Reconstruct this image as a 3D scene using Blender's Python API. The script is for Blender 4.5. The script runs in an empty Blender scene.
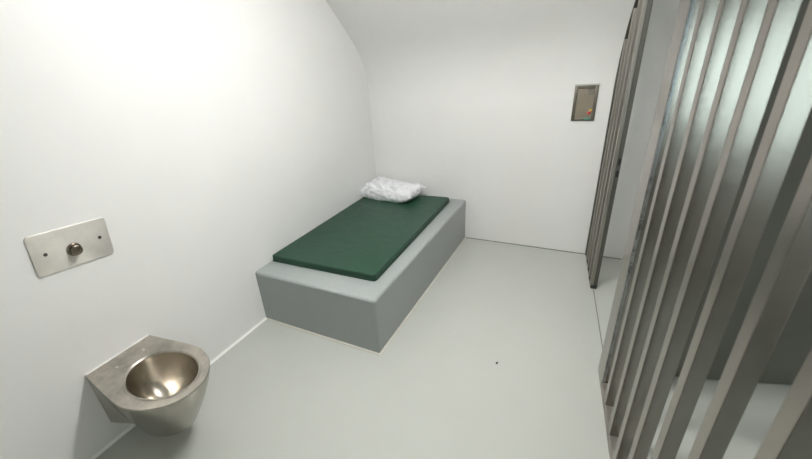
import bpy, bmesh, math, random
from mathutils import Vector, Matrix, noise
random.seed(7)
sc = bpy.context.scene
COL = sc.collection
PI = math.pi

# ------------------------------------------------------------------ materials
def new_mat(name):
    m = bpy.data.materials.new(name); m.use_nodes = True
    nt = m.node_tree
    b = nt.nodes['Principled BSDF']
    return m, nt, b
def tex_obj(nt, scale=(1, 1, 1)):
    tc = nt.nodes.new('ShaderNodeTexCoord'); mp = nt.nodes.new('ShaderNodeMapping')
    mp.inputs['Scale'].default_value = scale
    nt.links.new(tc.outputs['Object'], mp.inputs['Vector'])
    return mp.outputs['Vector']
def noise_node(nt, vec, scale, detail=4, rough=.55):
    n = nt.nodes.new('ShaderNodeTexNoise')
    n.inputs['Scale'].default_value = scale; n.inputs['Detail'].default_value = detail
    n.inputs['Roughness'].default_value = rough
    nt.links.new(vec, n.inputs['Vector'])
    return n.outputs['Fac']
def ramp(nt, fac, stops):
    r = nt.nodes.new('ShaderNodeValToRGB')
    cr = r.color_ramp
    while len(cr.elements) < len(stops): cr.elements.new(.5)
    for e, (p, c) in zip(cr.elements, stops):
        e.position = p; e.color = (c[0], c[1], c[2], 1) if hasattr(c, '__len__') else (c, c, c, 1)
    nt.links.new(fac, r.inputs['Fac'])
    return r.outputs['Color']
def bump(nt, b, h, strength, dist):
    n = nt.nodes.new('ShaderNodeBump')
    n.inputs['Strength'].default_value = strength; n.inputs['Distance'].default_value = dist
    nt.links.new(h, n.inputs['Height']); nt.links.new(n.outputs['Normal'], b.inputs['Normal'])
def simple(name, col, rough=.5, metal=0., scale=6, var=.06, bs=0., bscale=60, bd=.002, coat=0.):
    m, nt, b = new_mat(name)
    v = tex_obj(nt)
    f = noise_node(nt, v, scale)
    c0 = [c * (1 - var) for c in col]; c1 = [min(1, c * (1 + var)) for c in col]
    nt.links.new(ramp(nt, f, [(.3, c0), (.7, c1)]), b.inputs['Base Color'])
    b.inputs['Roughness'].default_value = rough; b.inputs['Metallic'].default_value = metal
    b.inputs['Coat Weight'].default_value = coat
    if bs: bump(nt, b, noise_node(nt, v, bscale), bs, bd)
    return m
def steel(name, col, r0, r1, stretch, aniso=.0, dark=.92, uvtan=False):
    m, nt, b = new_mat(name)
    v = tex_obj(nt, stretch)
    v2 = tex_obj(nt)
    grain = noise_node(nt, v, 90, 3)
    sm = noise_node(nt, v2, 9, 6, .65)
    nt.links.new(ramp(nt, sm, [(.35, [c * dark for c in col]), (.60, col)]), b.inputs['Base Color'])
    mix = nt.nodes.new('ShaderNodeMath'); mix.operation = 'ADD'
    a = nt.nodes.new('ShaderNodeMath'); a.operation = 'MULTIPLY'; a.inputs[1].default_value = .5
    c = nt.nodes.new('ShaderNodeMath'); c.operation = 'MULTIPLY'; c.inputs[1].default_value = .5
    nt.links.new(grain, a.inputs[0]); nt.links.new(sm, c.inputs[0])
    nt.links.new(a.outputs[0], mix.inputs[0]); nt.links.new(c.outputs[0], mix.inputs[1])
    mr = nt.nodes.new('ShaderNodeMapRange')
    mr.inputs['From Min'].default_value = .3; mr.inputs['From Max'].default_value = .7
    mr.inputs['To Min'].default_value = r0; mr.inputs['To Max'].default_value = r1
    nt.links.new(mix.outputs[0], mr.inputs['Value']); nt.links.new(mr.outputs[0], b.inputs['Roughness'])
    b.inputs['Metallic'].default_value = 1
    b.inputs['Anisotropic'].default_value = aniso
    if uvtan:
        tg = nt.nodes.new('ShaderNodeTangent'); tg.direction_type = 'UV_MAP'; tg.uv_map = 'grain'
        nt.links.new(tg.outputs['Tangent'], b.inputs['Tangent'])
    bump(nt, b, grain, .08, .001)
    return m

M = {}
M['wall'] = simple('white_wall_paint', (.77, .77, .757), .42, scale=2.5, var=.012, bs=.12, bscale=14, bd=.004)
M['vault'] = M['wall']
# poured resin floor
m, nt, b = new_mat('grey_resin_floor'); v = tex_obj(nt)
f1 = noise_node(nt, v, 1.3, 5, .6); f2 = noise_node(nt, v, 45, 2)
nt.links.new(ramp(nt, f1, [(.3, (.445, .462, .425)), (.7, (.472, .487, .452))]), b.inputs['Base Color'])
nt.links.new(ramp(nt, f1, [(.2, .29), (.8, .33)]), b.inputs['Roughness'])
bump(nt, b, f2, .05, .002)
M['floor'] = m
M['plinth'] = simple('grey_plinth_paint', (.315, .344, .333), .38, scale=30, var=.03, bs=.12, bscale=160, bd=.001)
M['sealant'] = simple('pale_sealant', (.52, .505, .455), .4, scale=12, var=.05)
M['white_bead'] = simple('white_sealant', (.86, .86, .84), .3, scale=12, var=.02)
# mattress vinyl with faint scuffs
m, nt, b = new_mat('dark_green_vinyl'); v = tex_obj(nt); vs = tex_obj(nt, (2.2, 5, 1))
f = noise_node(nt, vs, 5, 7, .72); g = noise_node(nt, v, 240, 2)
nt.links.new(ramp(nt, f, [(.3, (.006, .043, .021)), (.62, (.008, .051, .026)), (.74, (.026, .078, .050))]), b.inputs['Base Color'])
nt.links.new(ramp(nt, f, [(.35, .36), (.7, .52)]), b.inputs['Roughness'])
bump(nt, b, g, .12, .001)
M['vinyl'] = m
M['piping'] = simple('dark_green_piping', (.009, .04, .022), .45)
# pillow cover, thin crinkled non-woven
m, nt, b = new_mat('white_crinkled_cover'); v = tex_obj(nt)
vo = nt.nodes.new('ShaderNodeTexVoronoi'); vo.feature = 'DISTANCE_TO_EDGE'; vo.inputs['Scale'].default_value = 14
nt.links.new(v, vo.inputs['Vector'])
b.inputs['Base Color'].default_value = (.77, .775, .80, 1); b.inputs['Roughness'].default_value = .5
bump(nt, b, vo.outputs['Distance'], .6, .05)
M['pillow'] = m
M['steel_bar'] = steel('brushed_steel_bar', (.345, .313, .282), .17, .28, (30, 30, .6))
M['steel_dark'] = steel('dull_steel_channel', (.17, .165, .145), .5, .62, (30, 30, .6))
M['steel_bluish'] = steel('worn_steel_edge', (.46, .47, .48), .2, .35, (4, 4, 3))
M['steel_post'] = steel('satin_steel_post', (.36, .335, .30), .42, .55, (30, 30, .6))
M['steel_toilet'] = steel('stainless_sanitary_steel', (.47, .445, .395), .17, .25, (30, 30, 1))
M['steel_rim'] = steel('stained_stainless_rim', (.54, .505, .445), .28, .46, (3, 3, 3), dark=.66)
M['steel_bowl'] = steel('polished_stainless_bowl', (.58, .535, .465), .22, .26, (2, 2, 8), dark=.97)
M['steel_plate'] = steel('brushed_flush_plate', (.74, .72, .67), .27, .33, (2, 2, 40), aniso=.9, dark=.88, uvtan=True)
M['steel_satin'] = steel('satin_steel', (.60, .57, .52), .3, .4, (3, 3, 3))
M['steel_knob'] = steel('dark_worn_button', (.24, .20, .16), .16, .3, (3, 3, 3))
M['screw'] = simple('dark_recess', (.05, .045, .04), .6)
M['black'] = simple('black_hole', (.012, .012, .012), .6)
M['rubber'] = simple('black_bracket', (.02, .02, .018), .35)
M['seam'] = simple('dark_floor_joint', (.20, .19, .16), .6)
M['intercom_frame'] = steel('intercom_steel_frame', (.21, .19, .16), .35, .5, (4, 4, 4))
M['intercom_panel'] = steel('intercom_brushed_panel', (.36, .315, .25), .38, .5, (3, 3, 40))
M['grille_grey'] = simple('intercom_speaker_grey', (.17, .155, .13), .55)
M['red'] = simple('red_button', (.55, .01, .03), .35)
M['yellow'] = simple('yellow_label', (.72, .42, .05), .4)
M['teal'] = simple('green_lamp', (.10, .27, .2), .35)
M['cardwhite'] = simple('pale_reveal', (.5, .5, .46), .5)
M['door'] = simple('dark_green_grey_door_paint', (.125, .122, .102), .34, scale=3, var=.1)
M['crumb'] = simple('dark_crumb', (.03, .03, .025), .8)
M['frame_white'] = simple('white_window_frame', (.75, .77, .76), .35)
m, nt, b = new_mat('window_glass')
b.inputs['Base Color'].default_value = (.95, 1, .99, 1); b.inputs['Roughness'].default_value = 0.0
b.inputs['Transmission Weight'].default_value = 1; b.inputs['IOR'].default_value = 1.05
M['glass'] = m
m, nt, b = new_mat('lamp_diffuser')
b.inputs['Base Color'].default_value = (.9, .9, .9, 1)
b.inputs['Emission Color'].default_value = (1.0, .988, .965, 1); b.inputs['Emission Strength'].default_value = 23.0
M['lamp'] = m
M['lamp_body'] = simple('lamp_white_housing', (.8, .8, .8), .4)

# ------------------------------------------------------------------ helpers
def link(name, bm, mat, parent=None, smooth=None, mods=None):
    me = bpy.data.meshes.new(name)
    bmesh.ops.recalc_face_normals(bm, faces=bm.faces)
    bm.to_mesh(me); bm.free()
    o = bpy.data.objects.new(name, me); COL.objects.link(o)
    if isinstance(mat, str): mat = M[mat]
    me.materials.append(mat)
    if smooth is not None:
        me.polygons.foreach_set('use_smooth', [True] * len(me.polygons))
        if smooth > 0: me.set_sharp_from_angle(angle=math.radians(smooth))
    if parent: o.parent = parent
    return o
def add_box(bm, x0, x1, y0, y1, z0, z1, bev=0., seg=2, mat4=None, edges=None):
    r = bmesh.ops.create_cube(bm, size=1)
    vs = r['verts']
    for v in vs:
        v.co = Vector(((x0 + x1) / 2 + v.co.x * (x1 - x0), (y0 + y1) / 2 + v.co.y * (y1 - y0), (z0 + z1) / 2 + v.co.z * (z1 - z0)))
    es = list({e for v in vs for e in v.link_edges})
    if bev:
        if edges: es = [e for e in es if edges(e)]
        bmesh.ops.bevel(bm, geom=es, offset=bev, segments=seg, profile=.5, affect='EDGES')
def box(name, mat, parent, *a, **k):
    bm = bmesh.new(); add_box(bm, *a, **k)
    o = link(name, bm, mat, parent, smooth=35 if k.get('bev') else None)
    if k.get('bev'): wn(o)
    return o
def add_cyl(bm, p, axis, r0, r1, h, n=32, bev=0.):
    q = Vector((0, 0, 1)).rotation_difference(Vector(axis)).to_matrix().to_4x4()
    mt = Matrix.Translation(Vector(p) + Vector(axis).normalized() * h / 2) @ q
    r = bmesh.ops.create_cone(bm, cap_ends=True, segments=n, radius1=r0, radius2=r1, depth=h, matrix=mt)
    if bev:
        es = [e for e in {e for v in r['verts'] for e in v.link_edges} if any(len(f.verts) > 4 for f in e.link_faces)]
        bmesh.ops.bevel(bm, geom=es, offset=bev, segments=2, profile=.5, affect='EDGES')
def wn(o):
    md = o.modifiers.new('weighted', 'WEIGHTED_NORMAL'); md.keep_sharp = True; md.weight = 100
    return o
def thing(name, label, cat, loc=(0, 0, 0), rotz=0., group=None):
    o = bpy.data.objects.new(name, None); COL.objects.link(o)
    o.empty_display_size = .1
    o.location = loc; o.rotation_euler = (0, 0, rotz)
    o['label'] = label; o['category'] = cat
    if group: o['group'] = group
    return o
def struct(o, label=None):
    o['kind'] = 'structure'
    if label: o['label'] = label
    return o
def loft(bm, rings, close_top=False, close_bot=False):
    vr = [[bm.verts.new(p) for p in r] for r in rings]
    n = len(vr[0])
    for a, b in zip(vr, vr[1:]):
        for i in range(n):
            bm.faces.new((a[i], a[(i + 1) % n], b[(i + 1) % n], b[i]))
    if close_bot: bm.faces.new(vr[0])
    if close_top: bm.faces.new(vr[-1])
    return vr

# ------------------------------------------------------------------ room dimensions
YB = -5.0          # wall behind the camera (with the corridor window)
XR = 4.3           # far wall of the corridor
Z0 = 1.47          # springing of the vault on the back wall
PROF = [(0.0, 1.47), (-.006, 1.54), (-.022, 1.63), (-.055, 1.74), (-.11, 1.85), (-.19, 1.955), (-.28, 2.045), (-.38, 2.135), (-.50, 2.235), (-.62, 2.33),
        (-.76, 2.43), (-.92, 2.53), (-1.10, 2.625), (-1.32, 2.72), (-1.58, 2.80), (-1.9, 2.86), (-2.25, 2.885), (-2.6, 2.88), (-3.2, 2.84), (-4.0, 2.76), (YB, 2.62)]
def catmull(P, k=4):
    out = []
    for i in range(len(P) - 1):
        p0 = P[max(i - 1, 0)]; p1 = P[i]; p2 = P[i + 1]; p3 = P[min(i + 2, len(P) - 1)]
        for j in range(k):
            t = j / k
            out.append(tuple(.5 * (2 * b + (c - a) * t + (2 * a - 5 * b + 4 * c - d) * t * t + (3 * b - a - 3 * c + d) * t ** 3)
                             for a, b, c, d in zip(p0, p1, p2, p3)))
    out.append(P[-1])
    return out
VAULT = catmull(PROF)
def vz(y):
    for (y0, z0), (y1, z1) in zip(VAULT, VAULT[1:]):
        if y1 <= y <= y0:
            t = (y - y0) / (y1 - y0) if y1 != y0 else 0
            return z0 + t * (z1 - z0)
    return Z0

# floor
bm = bmesh.new(); add_box(bm, -.2, XR + .2, YB - .2, .2, -.15, 0)
struct(link('floor', bm, 'floor'), 'glossy pale grey resin floor')
# left wall: flat end wall closing the vault
bm = bmesh.new()
pts = [(0, YB, 0), (0, 0, 0)] + [(0, y, z) for y, z in VAULT]
f = bm.faces.new([bm.verts.new(p) for p in pts])
r = bmesh.ops.extrude_face_region(bm, geom=[f])
for v in r['geom']:
    if isinstance(v, bmesh.types.BMVert): v.co.x -= .2
struct(link('wall_left', bm, 'wall'), 'flat white end wall with flush plate and toilet')
# back wall
bm = bmesh.new(); add_box(bm, 0, XR, 0, .2, 0, Z0)
struct(link('wall_back', bm, 'wall'), 'white back wall under the vault')
# vault
bm = bmesh.new()
rows = [[(x, y, z) for x in (0, XR)] for y, z in VAULT]
vr = [[bm.verts.new(p) for p in r_] for r_ in rows]
for a, b_ in zip(vr, vr[1:]): bm.faces.new((a[0], a[1], b_[1], b_[0]))
top = [[bm.verts.new((x, y + (.2 if z < 2.6 else 0), z + (.0 if z < 1.6 else .2))) for x in (0, XR)] for y, z in VAULT]
for a, b_ in zip(top, top[1:]): bm.faces.new((a[0], b_[0], b_[1], a[1]))
for a, b_, c, d in zip(vr, vr[1:], top, top[1:]):
    bm.faces.new((a[0], b_[0], d[0], c[0])); bm.faces.new((a[1], c[1], d[1], b_[1]))
bm.faces.new((vr[0][0], top[0][0], top[0][1], vr[0][1])); bm.faces.new((vr[-1][0], vr[-1][1], top[-1][1], top[-1][0]))
struct(link('ceiling', bm, 'vault', smooth=40), 'white barrel vault springing from the back wall')
# corridor wall on the far right
bm = bmesh.new(); add_box(bm, XR, XR + .2, YB, .0, 0, 3.1)
struct(link('wall_right', bm, 'wall'))
# wall behind the camera with a window opening on the corridor side
WX0, WX1, WZ0, WZ1 = 2.75, 4.15, 1.0, 2.0
bm = bmesh.new()
add_box(bm, 0, WX0, YB - .2, YB, 0, 2.75); add_box(bm, WX1, XR, YB - .2, YB, 0, 2.75)
add_box(bm, WX0, WX1, YB - .2, YB, 0, WZ0); add_box(bm, WX0, WX1, YB - .2, YB, WZ1, 2.75)
struct(link('wall_front', bm, 'wall'))
w = struct(box('window_1', 'glass', None, WX0 + .04, WX1 - .04, YB - .125, YB - .115, WZ0 + .04, WZ1 - .04), 'corridor window pane')
bm = bmesh.new()
for a in ((WX0, WX0 + .05, WZ0, WZ1), (WX1 - .05, WX1, WZ0, WZ1), (WX0 + .05, WX1 - .05, WZ0, WZ0 + .05), (WX0 + .05, WX1 - .05, WZ1 - .05, WZ1), (3.43, 3.48, WZ0 + .05, WZ1 - .05)):
    add_box(bm, a[0], a[1], YB - .15, YB - .09, a[2], a[3], bev=.005)
struct(link('window_frame', bm, 'frame_white', w, smooth=35))

# sealant bead along the left wall, and floor joint at the doorway
bm = bmesh.new()
n = 6
ring = lambda y: [(0.0, y, 0.0)] + [(.016 * (1 - math.sin(k / n * PI / 2)) , y, .014 * (1 - math.cos(k / n * PI / 2))) for k in range(n + 1)]
loft(bm, [ring(YB), ring(-2.0)], True, True)
struct(link('baseboard_left', bm, 'white_bead', smooth=40), 'white sealant bead along foot of end wall')
bm = bmesh.new(); add_box(bm, 1.07, XR, -.006, 0, 0, .006)
struct(link('baseboard_back', bm, 'seam'), 'thin dark joint along foot of back wall')

# ------------------------------------------------------------------ bed plinth, mattress, pillow
W, L, H = 1.061, 2.0, .436
bed = thing('bed_plinth', 'solid grey painted block bed built into the corner', 'bed', (0, 0, 0))
bm = bmesh.new(); add_box(bm, .001, W, -L, -.001, 0.0, H)
es = [e for e in bm.edges if (min(v.co.z for v in e.verts) > H - .01 and not all(v.co.x < .1 for v in e.verts) and not all(v.co.y > -.1 for v in e.verts))
      or (all(v.co.x > W - .01 and v.co.y < -L + .01 for v in e.verts))]
bmesh.ops.bevel(bm, geom=es, offset=.020, segments=5, profile=.5, affect='EDGES')
wn(link('base_block', bm, 'plinth', bed, smooth=50))
bm = bmesh.new()
add_box(bm, .02, W + .018, -L - .018, -L, 0, .004); add_box(bm, W, W + .018, -L, -.008, 0, .004)
s_ = link('sealant_strip', bm, 'sealant', bed); s_['label'] = 'pale sealant strip along the foot of the block'

mat_ = thing('mattress', 'thin dark green vinyl mattress lying on the grey bed block', 'mattress', (.5, -.95, H))
MT = .052
QUAD = ((.006, -1.808), (.95, -1.785), (.918, -.10), (.006, -.12))     # corners on the block, slightly askew
def quad(u, v):
    p = [Vector(c) for c in QUAD]
    q = (p[0] * (1 - u) + p[1] * u) * (1 - v) + (p[3] * (1 - u) + p[2] * u) * v
    return q.x - .5, q.y + .95
bm = bmesh.new()
add_box(bm, 0, 1, 0, 1, 0.0, MT)
for v in bm.verts: v.co.x, v.co.y = quad(v.co.x, v.co.y)
es = [e for e in bm.edges if abs(e.verts[0].co.z - e.verts[1].co.z) > .01]
bmesh.ops.bevel(bm, geom=es, offset=.022, segments=4, profile=.5, affect='EDGES')
es = [e for e in bm.edges if abs(e.verts[0].co.z - e.verts[1].co.z) < .001 and e.verts[0].co.z > MT - .005]
es = [e for e in es if len(e.link_faces) == 2 and any(abs(f.normal.z) < .5 for f in e.link_faces)]
bmesh.ops.bevel(bm, geom=es, offset=.010, segments=3, profile=.5, affect='EDGES')
wn(link('vinyl_cover', bm, 'vinyl', mat_, smooth=60))
# welded seam running round the lower edge
def rounded_loop(x0, x1, y0, y1, r, n=5):
    P = []
    for cx, cy, a0 in ((x1 - r, y1 - r, 0), (x0 + r, y1 - r, 90), (x0 + r, y0 + r, 180), (x1 - r, y0 + r, 270)):
        for k in range(n + 1):
            a = math.radians(a0 + 90 * k / n); P.append((cx + r * math.cos(a), cy + r * math.sin(a)))
    return P
def tube(bm, P, r, n=6, closed=True):
    N = len(P); rings = []
    for i, p in enumerate(P):
        p = Vector(p)
        a = Vector(P[(i - 1) % N] if closed or i else P[i]); b_ = Vector(P[(i + 1) % N] if closed or i < N - 1 else P[i])
        t = (b_ - a).normalized()
        up = Vector((0, 0, 1)) if abs(t.z) < .9 else Vector((1, 0, 0))
        s = t.cross(up).normalized(); u = s.cross(t)
        rings.append([bm.verts.new(p + s * r * math.cos(2 * PI * k / n) + u * r * math.sin(2 * PI * k / n)) for k in range(n)])
    for i in range(N if closed else N - 1):
        a, b_ = rings[i], rings[(i + 1) % N]
        for k in range(n): bm.faces.new((a[k], a[(k + 1) % n], b_[(k + 1) % n], b_[k]))
    if not closed: bm.faces.new(rings[0]); bm.faces.new(rings[-1])
bm = bmesh.new()
tube(bm, [quad(x, y) + (.007,) for x, y in rounded_loop(0, 1, 0, 1, .018)], .0055)
p_ = link('piping', bm, 'piping', mat_, smooth=60); p_['label'] = 'dark piped seam round the lower edge'

# pillow
PC = Vector((.325, -.235, H + .052)); PR = math.radians(-7)
pil = thing('pillow', 'small crumpled white pillow at the head of the green mattress', 'pillow', PC, PR)
bm = bmesh.new()
NU, NV = 72, 44
a_, b_h = .325, .175
def pillow_pt(u, v, top):
    # u, v in -1..1
    px = a_ * u * (1 - .10 * (1 - abs(u) ** 2) * abs(v) ** 3)
    py = b_h * v * (1 - .16 * (1 - abs(v) ** 2) * 0 - .10 * (1 - abs(u)) ** 1.5 * 0)
    # pinched sides, pulled out corners
    px *= 1 - .07 * (1 - v * v)
    py *= 1 - .06 * (1 - u * u) * .5
    t = max(0, (1 - abs(u) ** (2.6 if u > 0 else 6.0))) ** .45 * max(0, (1 - abs(v) ** (2.4 + 3.5 * max(0, -u)))) ** (.45 - .13 * max(0, -u))
    lift = .055 * max(0, u - .45) ** 1.2 * 1.8 + .05 * max(0, -u - .5) + .012 * max(0, v)   # the right end of the cover stands up
    q = Vector((px * 9, py * 9, 0 if top else 5))
    q = q + Vector((noise.noise(q * .6), noise.noise(q * .6 + Vector((5, 5, 5))), 0)) * .8
    cr = noise.noise(q) * .5 + noise.noise(q * 2.3 + Vector((3, 1, 0))) * .35
    rid = .5 - abs(noise.noise(Vector((q.x * .7 + q.y * .5, q.y * 1.2 - q.x * .3, 1)))) * 2.2 - .5 * abs(noise.noise(q * 1.7 + Vector((7, 2, 1))))
    if top:
        z = .040 + .112 * t * (1 - .10 * u) + lift + (cr * .012 + rid * .030) * (.35 + .65 * t)
        z -= .012 * (1 - t)
        for (ax, ay, bx, by, dep, wd) in ((-.92, -.35, -.15, -.90, .030, .07), (.05, -.55, .45, -.80, .022, .06), (.45, -.75, .85, -.1, .028, .07), (-.5, -.2, -.1, -.5, .014, .07), (.1, .1, .6, -.3, .012, .08), (.62, -.5, .9, .5, .016, .06)):
            vx, vy = bx - ax, by - ay
            tt = ((u - ax) * vx + (v - ay) * vy) / (vx * vx + vy * vy)
            dist = ((u - ax) * vy - (v - ay) * vx) / math.hypot(vx, vy)
            fade = max(0, 1 - (2 * tt - 1) ** 2) if 0 < tt < 1 else 0
            z += dep * fade * (-math.exp(-(dist / wd) ** 2) + .6 * math.exp(-((dist + 1.7 * wd) / wd) ** 2))
    else:
        z = .030 - .030 * min(1, t * 2.2) + lift * (1 - .8 * t) + cr * .003 * (1 - t)
        z = max(z, 0.0)
    px += .008 * noise.noise(Vector((u * 3, v * 3, 2))) ; py += .010 * noise.noise(Vector((u * 4, v * 3, 9)))
    return Vector((px, py, z))
top = [[bm.verts.new(pillow_pt(-1 + 2 * i / NU, -1 + 2 * j / NV, True)) for j in range(NV + 1)] for i in range(NU + 1)]
bot = [[bm.verts.new(pillow_pt(-1 + 2 * i / NU, -1 + 2 * j / NV, False)) if 0 < i < NU and 0 < j < NV else top[i][j] for j in range(NV + 1)] for i in range(NU + 1)]
for i in range(NU):
    for j in range(NV):
        bm.faces.new((top[i][j], top[i + 1][j], top[i + 1][j + 1], top[i][j + 1]))
        try: bm.faces.new((bot[i][j], bot[i][j + 1], bot[i + 1][j + 1], bot[i + 1][j]))
        except ValueError: pass
link('pillow_cover', bm, 'pillow', pil, smooth=55)

# ------------------------------------------------------------------ stainless toilet
TY = -3.03
toi = thing('toilet', 'stainless steel wall-hung toilet with open seatless bowl', 'toilet', (-.005, TY, 0))
RZ = .476
def d_outline(k, n_arc=40):
    # plan outline starting at the wall, k scales the nose (1 = rim, smaller = foot)
    P = []
    yl, yr = -.182, .172          # at the wall
    cx, ry, rx = .36, .226, .288  # rounded front
    front = []
    for i in range(n_arc + 1):
        a = -PI / 2 + PI * i / n_arc
        front.append((cx + rx * math.cos(a) ** 1.0, ry * math.sin(a)))
    return [(0.0, yl)] + [(x, y) for x, y in front] + [(0.0, yr)]
def dens(P):
    # subdivide the straight sides so that all rings share a vertex count
    out = []
    a, b_ = P[0], P[1]
    for i in range(8): out.append((a[0] + (b_[0] - a[0]) * i / 8, a[1] + (b_[1] - a[1]) * i / 8))
    out += P[1:-1]
    a, b_ = P[-2], P[-1]
    for i in range(1, 9): out.append((a[0] + (b_[0] - a[0]) * i / 8, a[1] + (b_[1] - a[1]) * i / 8))
    a, b_ = P[-1], P[0]
    for i in range(1, 16): out.append((0.0, a[1] + (b_[1] - a[1]) * i / 16))
    return out
RIM = dens(d_outline(1))
# softened kink where sides meet the nose
def smooth_loop(P, it=6):
    P = list(P)
    for _ in range(it):
        Q = list(P)
        for i in range(2, len(P) - 18):
            Q[i] = tuple(.25 * P[i - 1][c] + .5 * P[i][c] + .25 * P[i + 1][c] for c in (0, 1))
        P = Q
    return P
RIM = smooth_loop(RIM)
def level(z):
    # outline at height z (below the rim): nose draws in toward the foot
    t = (RZ - z) / (RZ - .118)
    sx = 1 - .30 * t ** 1.25; sy = 1 - .40 * t ** 1.2
    return [(x * sx, y * (1 - (1 - sy) * min(1, x / .2)) if x < .2 else y * sy, z) for x, y in RIM]
bm = bmesh.new()
zs = [RZ - .006, .455, .445, .42, .38, .33, .28, .23, .185, .150, .126]
rings = [level(z) for z in zs]
last = [(x * .985, y * .97, .118) for x, y, z in rings[-1]]
rings.append(last)
vr = loft(bm, rings)
bm.faces.new(vr[-1])
link('outer_shell', bm, 'steel_toilet', toi, smooth=38)
# rim plate with elliptical opening
def inner(k, z, cx=.383, n=None):
    N = len(RIM); P = []
    # angles matched to the rim points, so that the faces stay clean
    for x, y in RIM:
        a = math.atan2(y / .152, (x - cx) / .203)
        P.append((cx + .203 * k * math.cos(a), .152 * k * math.sin(a) - .0 + .004, z))
    return P
bm = bmesh.new()
o0 = [(x, y, RZ - .006) for x, y in RIM]
o1 = [(x * .997, y * .992, RZ) for x, y in RIM]
vr = loft(bm, [o0, o1, inner(1.10, RZ), inner(1.085, RZ + .0035), inner(1.05, RZ + .0035), inner(1.02, RZ), inner(1.0, RZ - .006)])
rim = link('rim', bm, 'steel_rim', toi, smooth=30); rim['label'] = 'flat stained rim with a raised ring round the bowl'
# bowl inside
bm = bmesh.new()
def bowl_ring(t):
    z = RZ - .006 - .225 * t
    k = math.sqrt(max(0.0, 1 - t ** 2.0)) * .86 + .14 * (1 - t)
    cx = .372 - .055 * t
    return inner(max(k, .06), z, .383) if t == 0 else [(p[0] - .055 * t, p[1], z) for p in inner(max(k, .06), z)]
vr = loft(bm, [bowl_ring(t) for t in (0, .08, .18, .3, .42, .54, .66, .77, .86, .93, .975, 1.0)])
bm.faces.new(vr[-1])
link('bowl', bm, 'steel_bowl', toi, smooth=60)
cl_ = box('wall_sealant', 'white_bead', toi, .005, .011, -.180, .170, RZ - .002, RZ + .005, bev=.002)
cl_['label'] = 'thin white sealant line against the wall'
# two seat-hinge plugs on the flat behind the bowl
for yy in (-.075, .075):
    bm = bmesh.new(); add_cyl(bm, (.105 , yy, RZ - .001), (0, 0, 1), .010, .008, .005, 20, .0015)
    link('plug', bm, 'steel_satin', toi, smooth=40)

# ------------------------------------------------------------------ flush plate
fp = thing('flush_plate', 'brushed steel flush plate with push button above the toilet', 'flush plate', (0, -3.012, 1.142))
fp.rotation_euler = (math.radians(-5.2), 0, 0)
# local: y along wall, z up (plate slopes very slightly)
bm = bmesh.new()
add_box(bm, -.004, .008, -.172, .165, -.100, .098)
es = [e for e in bm.edges if abs(e.verts[0].co.x - e.verts[1].co.x) > .004]
bmesh.ops.bevel(bm, geom=es, offset=.016, segments=5, profile=.5, affect='EDGES')
es = [e for e in bm.edges if all(v.co.x > .0075 for v in e.verts)]
bmesh.ops.bevel(bm, geom=es, offset=.002, segments=2, profile=.5, affect='EDGES')
po_ = wn(link('plate', bm, 'steel_plate', fp, smooth=35))
uv = po_.data.uv_layers.new(name='grain')
for lp in po_.data.loops:
    c = po_.data.vertices[lp.vertex_index].co; uv.data[lp.index].uv = (c.z * 4 + .5, -c.y * 4 + .5)
for yy, zz in ((-.118, -.003), (.118, .003)):
    bm = bmesh.new(); add_cyl(bm, (.0075, yy, zz), (1, 0, 0), .0085, .0085, .0015, 20)
    link('screw_hole', bm, 'screw', fp)
bm = bmesh.new()
add_cyl(bm, (.007, -.004, -.018), (1, 0, 0), .034, .030, .012, 40, .003)
col_ = link('button_collar', bm, 'steel_knob', fp, smooth=40)
bm = bmesh.new()
add_cyl(bm, (.018, -.004, -.018), (1, 0, 0), .0245, .0225, .028, 40, .005)
bt = link('push_button', bm, 'steel_knob', col_, smooth=40); bt['label'] = 'domed dark steel push button'

# ------------------------------------------------------------------ intercom panel recessed in the back wall
ic = thing('wall_intercom', 'small steel call panel with red button set in the back wall', 'intercom', (2.044, 0, 1.38))
bm = bmesh.new()
x0, x1, z0, z1 = -.087, .087, -.142, .138
fw = .025
for a in ((x0, x0 + fw, z0, z1), (x1 - fw, x1, z0, z1), (x0 + fw, x1 - fw, z0, z0 + fw), (x0 + fw, x1 - fw, z1 - fw, z1)):
    add_box(bm, a[0], a[1], -.010, 0, a[2], a[3], bev=.002)
link('frame', bm, 'intercom_frame', ic, smooth=35)
pn = box('face_plate', 'intercom_panel', ic, x0 + fw, x1 - fw, -.005, 0, z0 + fw, z1 - fw)
cap = box('top_lip', 'cardwhite', ic, x0 - .002, x1 + .004, -.016, 0, z1, z1 + .012, bev=.002)
bm = bmesh.new()
for i in range(5):
    for j in range(5): add_cyl(bm, (.020 + i * .009, -.0046, .072 + j * .009), (0, -1, 0), .0036, .0036, .0012, 8)
add_box(bm, .013, .063, -.0052, -.0046, .066, .114)
link('speaker_grille', bm, 'grille_grey', pn)
bm = bmesh.new(); add_cyl(bm, (.040, -.004, -.078), (0, -1, 0), .0125, .0105, .010, 24, .002)
link('call_button', bm, 'red', pn, smooth=40)['label'] = 'round red call button'
box('label_tab', 'yellow', pn, .040, .062, -.007, -.004, -.064, -.048)
box('status_lamp', 'teal', pn, .010, .058, -.011, -.003, z0 + .004 + .006, z0 + fw)

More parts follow.
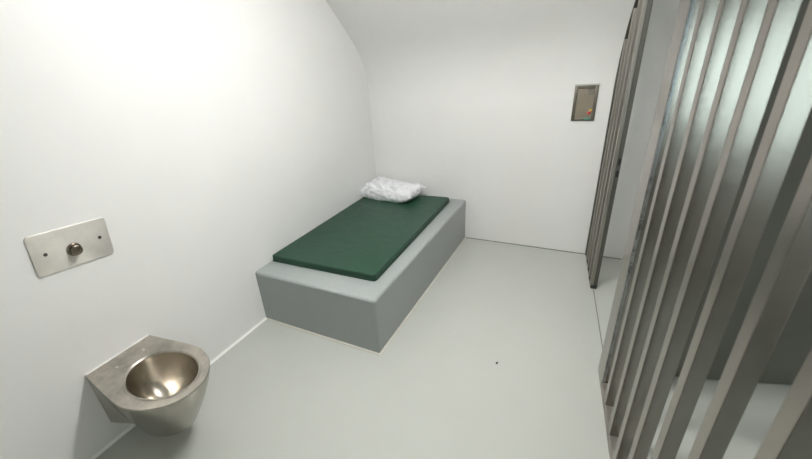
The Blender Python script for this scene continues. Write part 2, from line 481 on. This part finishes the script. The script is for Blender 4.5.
# ------------------------------------------------------------------ barred partition (right)
def local_box(name, mat, par, s0, s1, d0, d1, z0, z1, bev=.003):
    return box(name, mat, par, s0, s1, d0, d1, z0, z1, bev=bev, seg=2)
AX, AY = 2.3795, -1.581
ANG = math.atan2(-.99492, .10063)
part = thing('barred_partition', 'long steel bar partition of upright square bars at the right', 'bars', (AX, AY, 0), ANG)
cs, sn = math.cos(ANG), math.sin(ANG)
def ytop(s): return vz(AY + s * sn)
SEND = 3.38
jb = local_box('jamb', 'steel_bar', part, 0, .158, 0, .045, .0, ytop(0) - .045)
jb['label'] = 'wide flat jamb at the doorway'
box('edge_strip', 'steel_bluish', part, .1582, .1612, .001, .016, .0, ytop(.1) - .05, bev=.001)
local_box('bottom_rail', 'steel_post', part, .162, SEND, 0.002, .046, 0, .055)
S = [.313, .508, .686, .857, 1.040, 1.234, 1.436]
while S[-1] + .19 < SEND: S.append(S[-1] + .188)
for s in S:
    local_box('bar', 'steel_bar', part, s - .0235, s + .0235, 0, .044, .055, min(ytop(s - .03), ytop(s + .03)) - .045)
def head_rail(par, s0, s1, d0, d1, fy, n=24):
    bm = bmesh.new(); rings = []
    for i in range(n + 1):
        s = s0 + (s1 - s0) * i / n; z = fy(s) - .003
        rings.append([(s, d0, z - .04), (s, d1, z - .04), (s, d1, z), (s, d0, z)])
    loft(bm, rings, True, True)
    return link('head_rail', bm, 'steel_bar', par, smooth=30)
head_rail(part, 0, SEND, 0, .045, lambda s: ytop(s) - .004)

# ------------------------------------------------------------------ fixed grille with lock post by the back wall
BX, BY = 2.234, -.004
d2 = Vector((2.297 - BX, -.615 - BY)); LP = d2.length; ANG2 = math.atan2(d2.y, d2.x); sn2 = math.sin(ANG2)
fg = thing('fixed_grille', 'narrow steel grille with lock post standing against the back wall', 'grille', (BX, BY, 0), ANG2)
def yt2(s): return vz(min(0, BY + s * sn2))
def wall_strip(par):
    # flat bar that follows the wall and the vault
    bm = bmesh.new(); rings = []
    prof = [(0.0, 0.0)] + [(y, z) for y, z in VAULT if y > -.66]
    for i, (y, z) in enumerate(prof):
        a = Vector(prof[max(i - 1, 0)]); b2 = Vector(prof[min(i + 1, len(prof) - 1)])
        t = (b2 - a).normalized(); nrm = Vector((-t.y, t.x))     # inward (towards -y / down)
        if nrm.x > 0 and abs(nrm.x) > .2: nrm = -nrm
        if nrm.y > .2: nrm = -nrm
        s = (y - BY) / sn2
        o = nrm * .022; so = (y + o.x - BY) / sn2
        g = nrm * .002; sg = (y + g.x - BY) / sn2
        rings.append([(sg, .0, z + g.y), (so, 0, z + o.y), (so, .03, z + o.y), (sg, .03, z + g.y)])
    loft(bm, rings, True, True)
    return link('edge_flat', bm, 'steel_dark', par, smooth=30)
wall_strip(fg)
for s in (.135, .29, .445):
    local_box('bar', 'steel_post', fg, s - .0225, s + .0225, 0, .030, .02, min(yt2(s - .03), yt2(s + .03)) - .016)
local_box('bottom_rail', 'steel_bar', fg, .03, LP - .042, .002, .030, 0, .02)
po = local_box('lock_post', 'steel_post', fg, LP - .042, LP, 0, .023, .012, yt2(LP) - .05)
ch = local_box('lock_channel', 'steel_dark', fg, LP - .045, LP - .004, .0233, .052, .012, yt2(LP) - .05)
ch['label'] = 'dark recessed channel with two lock slots'
for zz in (1.054, .968):
    box('strike_slot', 'black', ch, LP - .006, LP - .002, .031, .046, zz - .024, zz + .024)
box('strike_plate', 'steel_dark', ch, LP - .006, LP - .003, .027, .050, .90, 1.12)
bm = bmesh.new(); add_box(bm, LP - .045, LP + .010, .004, .05, 0, .03, bev=.006)
link('foot_bracket', bm, 'rubber', fg, smooth=35)

# threshold joint in the floor between the lock post and the jamb
bm = bmesh.new()
p0 = Vector((2.325, -.63, 0)); p1 = Vector((2.425, -1.575, 0)); t = (p1 - p0).normalized(); nrm = Vector((-t.y, t.x, 0)) * .0035
lo = [bm.verts.new(p) for p in (p0 - nrm, p0 + nrm, p1 + nrm, p1 - nrm)]; hi = [bm.verts.new(v.co + Vector((0, 0, .0015))) for v in lo]
bm.faces.new(lo); bm.faces.new(hi)
for i in range(4): bm.faces.new((lo[i], lo[(i + 1) % 4], hi[(i + 1) % 4], hi[i]))
struct(link('trim_1', bm, 'seam'), 'thin dark floor joint across the cell doorway')

# ------------------------------------------------------------------ corridor door standing open beyond the bars
dA = Vector((2.68, -1.512, 0)); dB = Vector((3.60, -1.212, 0)); dd = dB - dA
dr = box('door_1', 'door', None, 0, dd.length, 0, .05, .008, 2.1, bev=.004)
dr.location = dA; dr.rotation_euler = (0, 0, math.atan2(dd.y, dd.x)); struct(dr, 'dark steel door standing open beyond the bars')
for zz in (.25, 1.05, 1.85):
    bm = bmesh.new(); add_cyl(bm, (dd.length + .009, .01, zz), (0, 0, 1), .009, .009, .11, 16)
    struct(link('door_hinge', bm, 'steel_bar', dr, smooth=40))

# ------------------------------------------------------------------ dark crumb on the floor
bm = bmesh.new(); bmesh.ops.create_icosphere(bm, subdivisions=2, radius=.008)
for v in bm.verts: v.co = Vector((v.co.x * .75, v.co.y * 1.6, v.co.z * .5 + .004)) + Vector((0, 0, 0)) + v.co * .25 * noise.noise(v.co * 180)
zmin = min(v.co.z for v in bm.verts)
for v in bm.verts: v.co.z -= zmin
cb = link('crumb', bm, 'crumb', None, smooth=60); cb.location = (1.809, -1.775, 0); cb.rotation_euler = (0, 0, -.3)
cb['label'] = 'tiny dark crumb lying on the open grey floor'; cb['category'] = 'crumb'

# ------------------------------------------------------------------ ceiling lamp of the cell (above the frame)
LX, LYY = 1.5, -2.1
lz = vz(LYY)
lamp = thing('ceiling_lamp', 'long white ceiling lamp on the crown of the vault', 'lamp', (LX, LYY, lz))
box('housing', 'lamp_body', lamp, -.45, .45, -.12, .12, -.05, -.005, bev=.006)
bm = bmesh.new(); add_box(bm, -.43, .43, -.11, .11, -.10, -.05, bev=.02, seg=4)
link('diffuser', bm, 'lamp', lamp, smooth=40)

# ------------------------------------------------------------------ world (sky seen through the corridor window)
wd = bpy.data.worlds.new('World'); sc.world = wd; wd.use_nodes = True
nt = wd.node_tree; bg = nt.nodes['Background']
bg.inputs['Color'].default_value = (.80, .965, .98, 1); bg.inputs['Strength'].default_value = 1.15

# ------------------------------------------------------------------ camera
C = (2.15927810e+00, -3.74576195e+00, 1.84049925e+00); yaw, pitch, roll, fpx = -5.35263634e-01, 4.43701720e-01, -8.83014900e-02, 381.560818
cy, sy, cp, sp = math.cos(yaw), math.sin(yaw), math.cos(pitch), math.sin(pitch)
fwd = Vector((sy * cp, cy * cp, -sp)); right = Vector((cy, -sy, 0)); up = right.cross(fwd)
r2 = math.cos(roll) * right + math.sin(roll) * up; u2 = -math.sin(roll) * right + math.cos(roll) * up
cam = bpy.data.cameras.new('Camera'); co = bpy.data.objects.new('Camera', cam); COL.objects.link(co)
co.matrix_world = Matrix(((r2.x, u2.x, -fwd.x, C[0]), (r2.y, u2.y, -fwd.y, C[1]), (r2.z, u2.z, -fwd.z, C[2]), (0, 0, 0, 1)))
cam.sensor_fit = 'HORIZONTAL'; cam.sensor_width = 36; cam.lens = fpx / 812 * 36
cam.shift_x = 28.56 / 812; cam.shift_y = 12.157 / 812
cam.clip_start = .02
cam.dof.use_dof = True; cam.dof.focus_distance = 2.9; cam.dof.aperture_fstop = 2.8
sc.camera = co
sc.view_settings.view_transform = 'Standard'; sc.view_settings.look = 'None'
sc.view_settings.exposure = 2.0; sc.view_settings.gamma = 1.0
sc.view_settings.use_curve_mapping = False
sc.cycles.max_bounces = 12; sc.cycles.diffuse_bounces = 6; sc.cycles.glossy_bounces = 6
